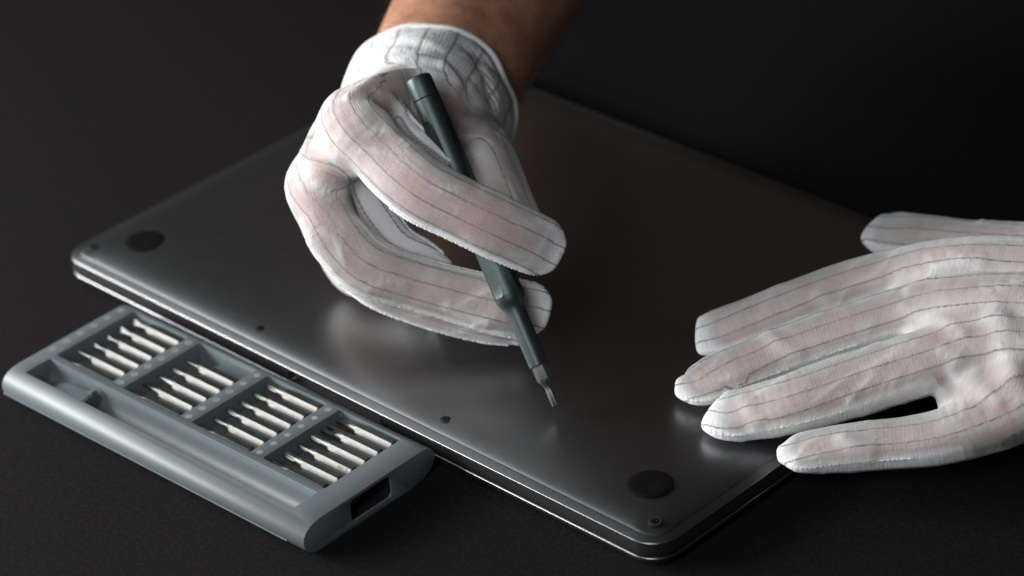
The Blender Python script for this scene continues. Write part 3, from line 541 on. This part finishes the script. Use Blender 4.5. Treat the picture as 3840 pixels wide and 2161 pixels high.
def fabric(V, T, offs, side):
    axis = T['middle'].P[2 * len(T['middle'].P) // 5] - T['middle'].P[0]; axis = axis / np.linalg.norm(axis); PV = V @ axis
    W = np.zeros(len(V)); U = np.zeros(len(V)); L = np.zeros(len(V)); S = np.zeros(len(V)); 
    for k, t in T.items():
        lo, hi = t.bounds(8); m = ((V > lo) & (V < hi)).all(1)
        if not m.any(): continue
        d, inf = t.dist(V[m], True); m = np.flatnonzero(m)[d < 30]; inf = inf[d < 30]; d = d[d < 30]
        if not len(d): continue
        la, lb, ra, rb, ln = inf.T
        w_ = np.exp(-np.clip(d, 0, 20) / 1.6) * (1.0 if k in FING else 5.0 if k == 'cuff' else .7) + 1e-9
        u = offs[k] + (la * (1 + .18 * (la / ra) ** 2) if k in FING else ra * np.arcsin(np.clip(la / ra, -1, 1)) * .6 if k == 'cuff' else la)
        W[m] += w_; U[m] += w_ * u; L[m] += w_ * ((ln - t.L[len(t.L) // 4] + t.P[len(t.L) // 4] @ axis) if k in FING else PV[m])
        if k in FING:
            ph = np.abs(np.arctan2(lb / rb, np.abs(la / ra)) - .12); base = t.L[len(t.L) // 3]
            sm_ = np.where(la > 0, side.get(k, (.4, .4))[0], side.get(k, (.4, .4))[1]) * np.clip((.62 - ph) / .3, 0, 1) * np.clip((ln - base) / 6, 0, 1); tipm = np.clip((ln - (t.L[-1] - 3.0)) / 2.5, 0, 1)
            S[m] += w_ * np.maximum(sm_ * sm_ * (3 - 2 * sm_), tipm)
    W = np.maximum(W, 1e-9); return U / W, L / W, np.clip(S / W, 0, 1)
def inner(C, cut=9.0, shrink=1.5):
    C = np.array(C, float).copy(); C[:, 3:5] = np.maximum(C[:, 3:5] - shrink, 3.0)
    L = np.r_[0, np.cumsum(np.linalg.norm(np.diff(C[:, :3], axis=0), axis=1))]; Lc = L[-1] - cut
    keep = L < Lc - 3; D = C[keep]; e = np.array([np.interp(Lc, L, C[:, j]) for j in range(8)]); e[3:5] = np.maximum(e[3:5] * .75, 4.0)
    return np.vstack([D, e])
person = thing('person', tuple(RIGHT['middle'][1][i] * MM for i in range(3)), 'person in white striped gloves holding a dark green screwdriver over the laptop', 'person')
ploc = np.array([person.location[i] for i in range(3)]) / MM
OFF_R = {'index': 0, 'middle': 28, 'ring': 52, 'pinky': 75, 'thumb': -25, 'web': 14, 'palm': 36, 'cuff': 30, 'flap': 8, 'web_thumb': -12, 'web_fold': -10}
OFF_L = {'index': 63, 'middle': 42, 'ring': 21, 'pinky': 1.8, 'thumb': 90, 'palm': 31, 'web_a': 52.5, 'web_b': 31.5, 'web_c': 8.5}
ORDER = ('palm', 'cuff', 'thumb', 'pinky', 'ring', 'middle', 'index', 'web', 'flap', 'web_thumb', 'web_fold', 'web_a', 'web_b', 'web_c')
def bead_seam(t, sides, f0, f1, mat, parent, name, r=.75, seed=1, lift=0.0):
    V, F = [], []; rs = np.random.default_rng(seed)
    n0, n1 = int(len(t.P) * f0), int(len(t.P) * f1)
    paths = []
    for sd in sides: paths.append(np.array([t.P[i] + sd * t.a[i] * (t.ra[i] + .2) * math.cos(lift) + t.b[i] * (t.rb[i] + .2) * math.sin(lift) for i in range(n0, n1)]))
    if len(sides) == 2: paths = [np.vstack([paths[0], [t.P[-1] + t.T[-1] * (min(t.ra[-1], t.rb[-1]) + .2)], paths[1][::-1]])]
    for P in paths:
        seg = np.r_[0, np.cumsum(np.linalg.norm(np.diff(P, axis=0), axis=1))]; m = int(seg[-1] / .55); s_ = np.linspace(0, seg[-1], m)
        P = np.stack([np.interp(s_, seg, P[:, k]) for k in range(3)], 1); P += rs.normal(size=P.shape) * .04
        Tn = np.gradient(P, axis=0); Tn /= np.linalg.norm(Tn, axis=1)[:, None]; ref = np.array([.3, .2, .93]); A = np.cross(Tn, ref); A /= np.linalg.norm(A, axis=1)[:, None]; Bn = np.cross(Tn, A)
        rad = r * (1 + .16 * np.sin(s_ * 2 * math.pi / 1.5) + .12 * rs.normal(size=m)); rad[0] = rad[-1] = .15; n = 7; base = len(V)
        for i in range(m):
            for j in range(n): V.append(P[i] + rad[i] * (math.cos(2 * math.pi * j / n) * A[i] + math.sin(2 * math.pi * j / n) * Bn[i]))
        for i in range(m - 1):
            for j in range(n): q = (j + 1) % n; F.append((base + i * n + j, base + i * n + q, base + (i + 1) * n + q, base + (i + 1) * n + j))
    o = mesh(name, [v * MM for v in V], F, mat, parent); o.location = -person.location; return o
CREASE = .45
def gather(th): return 1.1 * np.sin(5 * th + .6) * (.6 + .4 * np.sin(2 * th)) + .22 * np.sin(11 * th + 2)
def build_hand(data, offs, name_label, h, folds, seed, side, cutter=None):
    T, fl = glove_field(data, h, [k for k in ORDER if k in data])
    for C, k in folds: fl.add(Tube(C), k)
    if cutter is not None: fl.cut(Tube(cutter), 0)
    V, Q = fl.mesh(); V = relax(V, Q, 2, .45); Nn = normals(V, Q)
    U, L, S = fabric(V, T, offs, side)
    rip = ripple(V, 26, seed); rip2 = ripple(V * np.array([1, 1, 1.6]), 12, seed + 1)
    gap = np.full(len(V), 9.0)
    cre = np.zeros(len(V))
    for q_, (al, lam, thr) in enumerate(((.9, 13., .45), (-.8, 12., .6), (1.3, 16., .5), (1.1, 9., 1.1))):
        ph_ = (L * math.cos(al) + U * math.sin(al)) * math.pi / lam + 1.1 * ripple(V, 34, seed + 20 + q_) + q_
        mk_ = np.clip((ripple(V, 38, seed + 40 + q_) - thr) / .5, 0, 1)
        cre += mk_ * (1 - np.abs(np.sin(ph_)) ** .9) ** 1.25
    for k, v in data.items():
        if k not in FING + ('palm',) and not (k.startswith('web') and k != 'web_fold'): continue
        it = Tube(inner(v) if k in FING else np.array(v, float) - np.array([0, 0, 0, 1.5, 1.5, 0, 0, 0])); gap = np.minimum(gap, it.dist(V))
    Cn = np.clip(1.15 - np.clip(gap + .32 * rip + .16 * rip2 + 1.1 * cre - .8, 0, 9) / 4.2, 0.12, 1)
    if 'cuff' in T:      # gathers round the wrist
        d, inf = T['cuff'].dist(V, True); m = d < 6; la, lb, ra, rb, ln = inf[m].T; th = np.arctan2(lb / rb, la / ra)
        Cc = T['cuff'].P[0] + np.outer(ln / T['cuff'].L[-1], T['cuff'].P[-1] - T['cuff'].P[0]); rad = V[m] - Cc; rad /= np.linalg.norm(rad, axis=1)[:, None]
        V[m] += rad * (gather(th + .25 * np.sin(ln * .25)) * np.exp(-np.clip(d[m], 0, 9) / 2.5) * np.clip((ln + 2) / 9, 0, 1))[:, None]
    V = V + Nn * ((.13 * rip + .05 * rip2 + CREASE * cre) * (1 - .4 * S) + .35 * S)[:, None]
    o = np_mesh('glove', V - ploc, Q, M_glove['r' if cutter is not None else 'l'], person, {'fabric_u': U, 'fabric_v': L, 'seam': S, 'contact': Cn}); o['label'] = name_label
    return o, T
gR, TR = build_hand(RIGHT, OFF_R, 'white striped glove pinching the screwdriver, near the middle', .8, [([[-14.38, -82.72, 124.02, 1.47, 1.13, 0.67, -0.58, 0.46], [-18.54, -67.91, 123.23, 2.0, 1.54, 0.67, -0.59, 0.46], [-20.72, -53.99, 119.78, 2.3, 1.77, 0.66, -0.59, 0.45], [-20.98, -41.8, 115.89, 2.3, 1.77, 0.66, -0.6, 0.45], [-14.6, -34.71, 113.66, 2.0, 1.54, 0.65, -0.6, 0.45], [-9.18, -29.13, 109.38, 1.47, 1.13, 0.65, -0.61, 0.46]],3),([[-51.75, -43.48, 108.53, 1.36, 1.05, 0.67, -0.59, 0.45], [-41.16, -42.63, 115.1, 1.88, 1.45, 0.67, -0.59, 0.45], [-33.28, -38.61, 117.69, 2.08, 1.6, 0.66, -0.6, 0.45], [-25.11, -32.98, 117.5, 1.88, 1.45, 0.66, -0.6, 0.45], [-18.54, -28.3, 115.23, 1.36, 1.05, 0.65, -0.61, 0.45]],3),([[-18.67, -28.18, 115.14, 1.76, 1.35, 0.65, -0.61, 0.45], [-11.9, -29.62, 111.47, 2.34, 1.8, 0.65, -0.61, 0.46], [-7.28, -33.48, 108.17, 1.76, 1.35, 0.65, -0.61, 0.46]],3),([[-11.95, -70.1, 121.23, 1.56, 1.2, 0.67, -0.59, 0.46], [-10.35, -64.46, 116.68, 2.08, 1.6, 0.66, -0.59, 0.46], [-5.64, -63.88, 113.45, 1.56, 1.2, 0.66, -0.59, 0.46]],3),([[-6.36, -79.8, 121.79, 1.36, 1.05, 0.67, -0.58, 0.46], [0.15, -78.88, 118.17, 1.82, 1.4, 0.66, -0.59, 0.47], [6.83, -81.36, 115.21, 1.36, 1.05, 0.66, -0.59, 0.47]],3),([[-17.08, -109.86, 79.34, 1.35, 1.04, 0.67, -0.55, 0.49], [-11.54, -111.32, 74.68, 1.88, 1.44, 0.67, -0.55, 0.5], [-6.05, -111.72, 69.52, 1.88, 1.44, 0.66, -0.55, 0.5], [-0.75, -111.35, 65.77, 1.35, 1.04, 0.66, -0.56, 0.51]],3),([[37.39, -86.9, 49.8, 1.17, 0.9, 0.63, -0.58, 0.52], [44.02, -82.72, 46.58, 1.56, 1.2, 0.62, -0.58, 0.52], [51.0, -78.84, 44.01, 1.17, 0.9, 0.62, -0.58, 0.53]],3)], 3, {'index': (1, .3), 'middle': (1, 1), 'ring': (.5, .5), 'pinky': (.5, .5), 'thumb': (.2, .2)}, [[-39.31, -21.31, 83.55, 32.5, 30.5, 0.01, 0.35, 0.94], [-48.08, -10.73, 79.07, 35.4, 33.4, 0.01, 0.35, 0.94], [-59.83, 5.02, 74.42, 38.0, 36.0, 0.01, 0.35, 0.94]])
gL, TL = build_hand(LEFT, OFF_L, 'white striped glove pressing flat on the laptop at the right edge', .8, [([[181.36, 19.02, 51.86, 1.36, 1.05, 0.52, -0.68, 0.53], [187.56, 19.69, 51.18, 1.88, 1.45, 0.51, -0.68, 0.53], [195.27, 19.55, 52.04, 2.08, 1.6, 0.51, -0.68, 0.53], [204.91, 16.72, 53.56, 1.88, 1.45, 0.5, -0.68, 0.53], [212.74, 14.97, 53.36, 1.36, 1.05, 0.5, -0.68, 0.53]],3),([[208.99, 6.85, 48.8, 1.35, 1.04, 0.5, -0.68, 0.54], [213.95, 8.46, 47.27, 1.88, 1.44, 0.5, -0.68, 0.54], [218.29, 10.17, 44.9, 1.88, 1.44, 0.49, -0.68, 0.54], [223.03, 9.54, 43.53, 1.35, 1.04, 0.49, -0.68, 0.54]],3),([[218.23, 26.28, 57.89, 1.87, 1.44, 0.49, -0.69, 0.53], [225.11, 23.94, 56.37, 2.59, 1.99, 0.49, -0.69, 0.53], [228.85, 20.64, 53.26, 2.86, 2.2, 0.48, -0.69, 0.54], [231.89, 17.83, 49.64, 2.59, 1.99, 0.48, -0.69, 0.54], [237.15, 13.15, 47.0, 1.87, 1.44, 0.48, -0.69, 0.54]],6),([[179.22, 25.57, 55.1, 1.53, 1.18, 0.52, -0.68, 0.52], [182.27, 31.66, 56.92, 2.12, 1.63, 0.51, -0.68, 0.52], [185.28, 37.79, 59.61, 2.34, 1.8, 0.51, -0.69, 0.52], [191.24, 42.52, 62.8, 2.12, 1.63, 0.5, -0.69, 0.52], [197.99, 46.13, 64.82, 1.53, 1.18, 0.5, -0.7, 0.51]],4),([[213.95, 6.05, 43.11, 1.26, 0.97, 0.5, -0.68, 0.54], [219.91, 6.82, 40.62, 1.75, 1.35, 0.49, -0.68, 0.55], [228.96, 4.57, 40.07, 1.75, 1.35, 0.49, -0.68, 0.55], [237.74, 2.59, 38.43, 1.26, 0.97, 0.48, -0.68, 0.55]],4),([[138.98, -13.16, 38.65, 1.35, 1.04, 0.55, -0.64, 0.53], [145.52, -15.02, 37.9, 1.88, 1.44, 0.54, -0.64, 0.54], [150.82, -14.21, 36.46, 1.88, 1.44, 0.54, -0.65, 0.54], [154.3, -12.4, 36.0, 1.35, 1.04, 0.54, -0.65, 0.54]],4),([[141.54, 15.87, 43.79, 1.46, 1.12, 0.54, -0.66, 0.52], [145.31, 17.38, 41.71, 1.95, 1.5, 0.54, -0.66, 0.53], [148.51, 19.63, 40.34, 1.46, 1.12, 0.53, -0.66, 0.53]],4),([[152.11, -43.58, 29.99, 1.36, 1.05, 0.55, -0.63, 0.55], [157.41, -46.42, 28.17, 1.82, 1.4, 0.54, -0.63, 0.56], [162.48, -47.85, 25.54, 1.36, 1.05, 0.54, -0.63, 0.56]],4),([[195.87, -37.67, 25.99, 1.36, 1.05, 0.52, -0.64, 0.56], [200.63, -36.49, 24.66, 1.82, 1.4, 0.51, -0.65, 0.57], [206.09, -33.81, 23.74, 1.36, 1.05, 0.51, -0.65, 0.57]],4)], 11, {k: (.25, .9) for k in FING})
for nm, sd in (('index', (1,)), ('middle', (1,)), ('middle', (-1,)), ('ring', (1,))):
    bead_seam(TR[nm], sd, .42, .985, M_hem, gR, 'seam', .7, 5, .15).location = tuple(-person.location)
for nm in ('index', 'middle', 'ring', 'pinky'):
    bead_seam(TL[nm], (-1,), .48, .985, M_hem, gL, 'seam', .75, 9, .35).location = tuple(-person.location)
bead_seam(TR['flap'], (-1,), .05, .97, M_hem, gR, 'seam', .7, 7).location = tuple(-person.location)
bead_seam(TR['web_fold'], (-1, ), .05, .97, M_hem, gR, 'seam', .9, 8).location = tuple(-person.location)
# cuff hem: a folded band round the open wrist end
tc = TR['cuff']; C, a_, b_, t_ = tc.P[-1], tc.a[-1], tc.b[-1], tc.T[-1]
hv, hf = [], []; n = 120
for i in range(n):
    th = 2 * math.pi * i / n; wob = .8 * math.sin(3 * th + 1) + .5 * math.sin(7 * th); gg = float(gather(th + .25 * math.sin(tc.L[-1] * .25)))
    for dr, dz in ((.9, -2.8), (1.4, -1.5), (1.5, 0), (1.2, 1.6), (.4, 2.4), (-.7, 2.2), (-1.3, .5), (-1.2, -2.8)):
        p = C + a_ * math.cos(th) * (tc.ra[-1] - .4 + dr + gg) + b_ * math.sin(th) * (tc.rb[-1] - .4 + dr + gg) + t_ * (dz + wob); hv.append(p * MM)
for i in range(n):
    j = (i + 1) % n
    for k in range(8): q = (k + 1) % 8; hf.append((i * 8 + k, i * 8 + q, j * 8 + q, j * 8 + k))
hem = mesh('hem', hv, hf, M_hem, gR); hem.location = -person.location
# the body: forearm with the hand inside the glove, and the other hand
def body_part(data, arm, h, drop=()):
    D = {k: (inner(v) if k in FING else np.array(v, float) - np.array([0, 0, 0, 2, 2, 0, 0, 0])) for k, v in data.items() if k in FING + ('palm',) or (k.startswith('web') and k != 'web_fold') }
    T = {k: Tube(v) for k, v in D.items()}; T['arm'] = Tube(arm)
    bs = [t.bounds(4) for t in T.values()]; fl = Field(np.min([x[0] for x in bs], 0), np.max([x[1] for x in bs], 0), h)
    for k, t in T.items(): fl.add(t, 5 if k in ('palm', 'arm', 'web') else 2)
    V, Q = fl.mesh(); return relax(V, Q, 2), Q
V1, Q1 = body_part(RIGHT, ARM, 1.5); V2, Q2 = body_part(LEFT, LARM, 1.5)
dA = Tube(ARM).P[4]; tA = Tube(ARM).T[4]
hand_w = np.r_[np.clip(1 - ((V1 - dA) @ tA + 12) / 18, 0, 1), np.ones(len(V2))]
np_mesh('body', np.vstack([V1, V2]) - ploc, np.vstack([Q1, Q2 + len(V1)]), M_skin, person, {'hand': hand_w})

def hairs():
    rs = np.random.default_rng(4); T = Tube(ARM, per=8); V, F = [], []
    for _ in range(2600):
        i = rs.integers(len(T.P) // 3, len(T.P) - 2); th = rs.uniform(0, 2 * math.pi); a, b_, t = T.a[i], T.b[i], T.T[i]
        base = T.P[i] + t * rs.uniform(0, 6) + a * math.cos(th) * T.ra[i] * .995 + b_ * math.sin(th) * T.rb[i] * .995; out = a * math.cos(th) + b_ * math.sin(th)
        d = out * .45 - t * rs.uniform(.5, .9) + rs.normal(size=3) * .25; d /= np.linalg.norm(d); L = rs.uniform(4, 9); w_ = np.cross(d, out); w_ = w_ / np.linalg.norm(w_) * .06
        p1 = base + d * L * .5 + out * .4; p2 = base + d * L; n = len(V)
        V += [(base - w_ - ploc) * MM, (base + w_ - ploc) * MM, (p1 + w_ - ploc) * MM, (p1 - w_ - ploc) * MM, (p2 - ploc) * MM]; F += [(n, n + 1, n + 2, n + 3), (n + 3, n + 2, n + 4)]
    o = mesh('arm_hair', V, F, M_hair, person); o['kind'] = 'stuff'
M_hair = simple('dark_arm_hair', (.02, .012, .008), (.04, .025, .016), 300, 0, .6)
hairs()
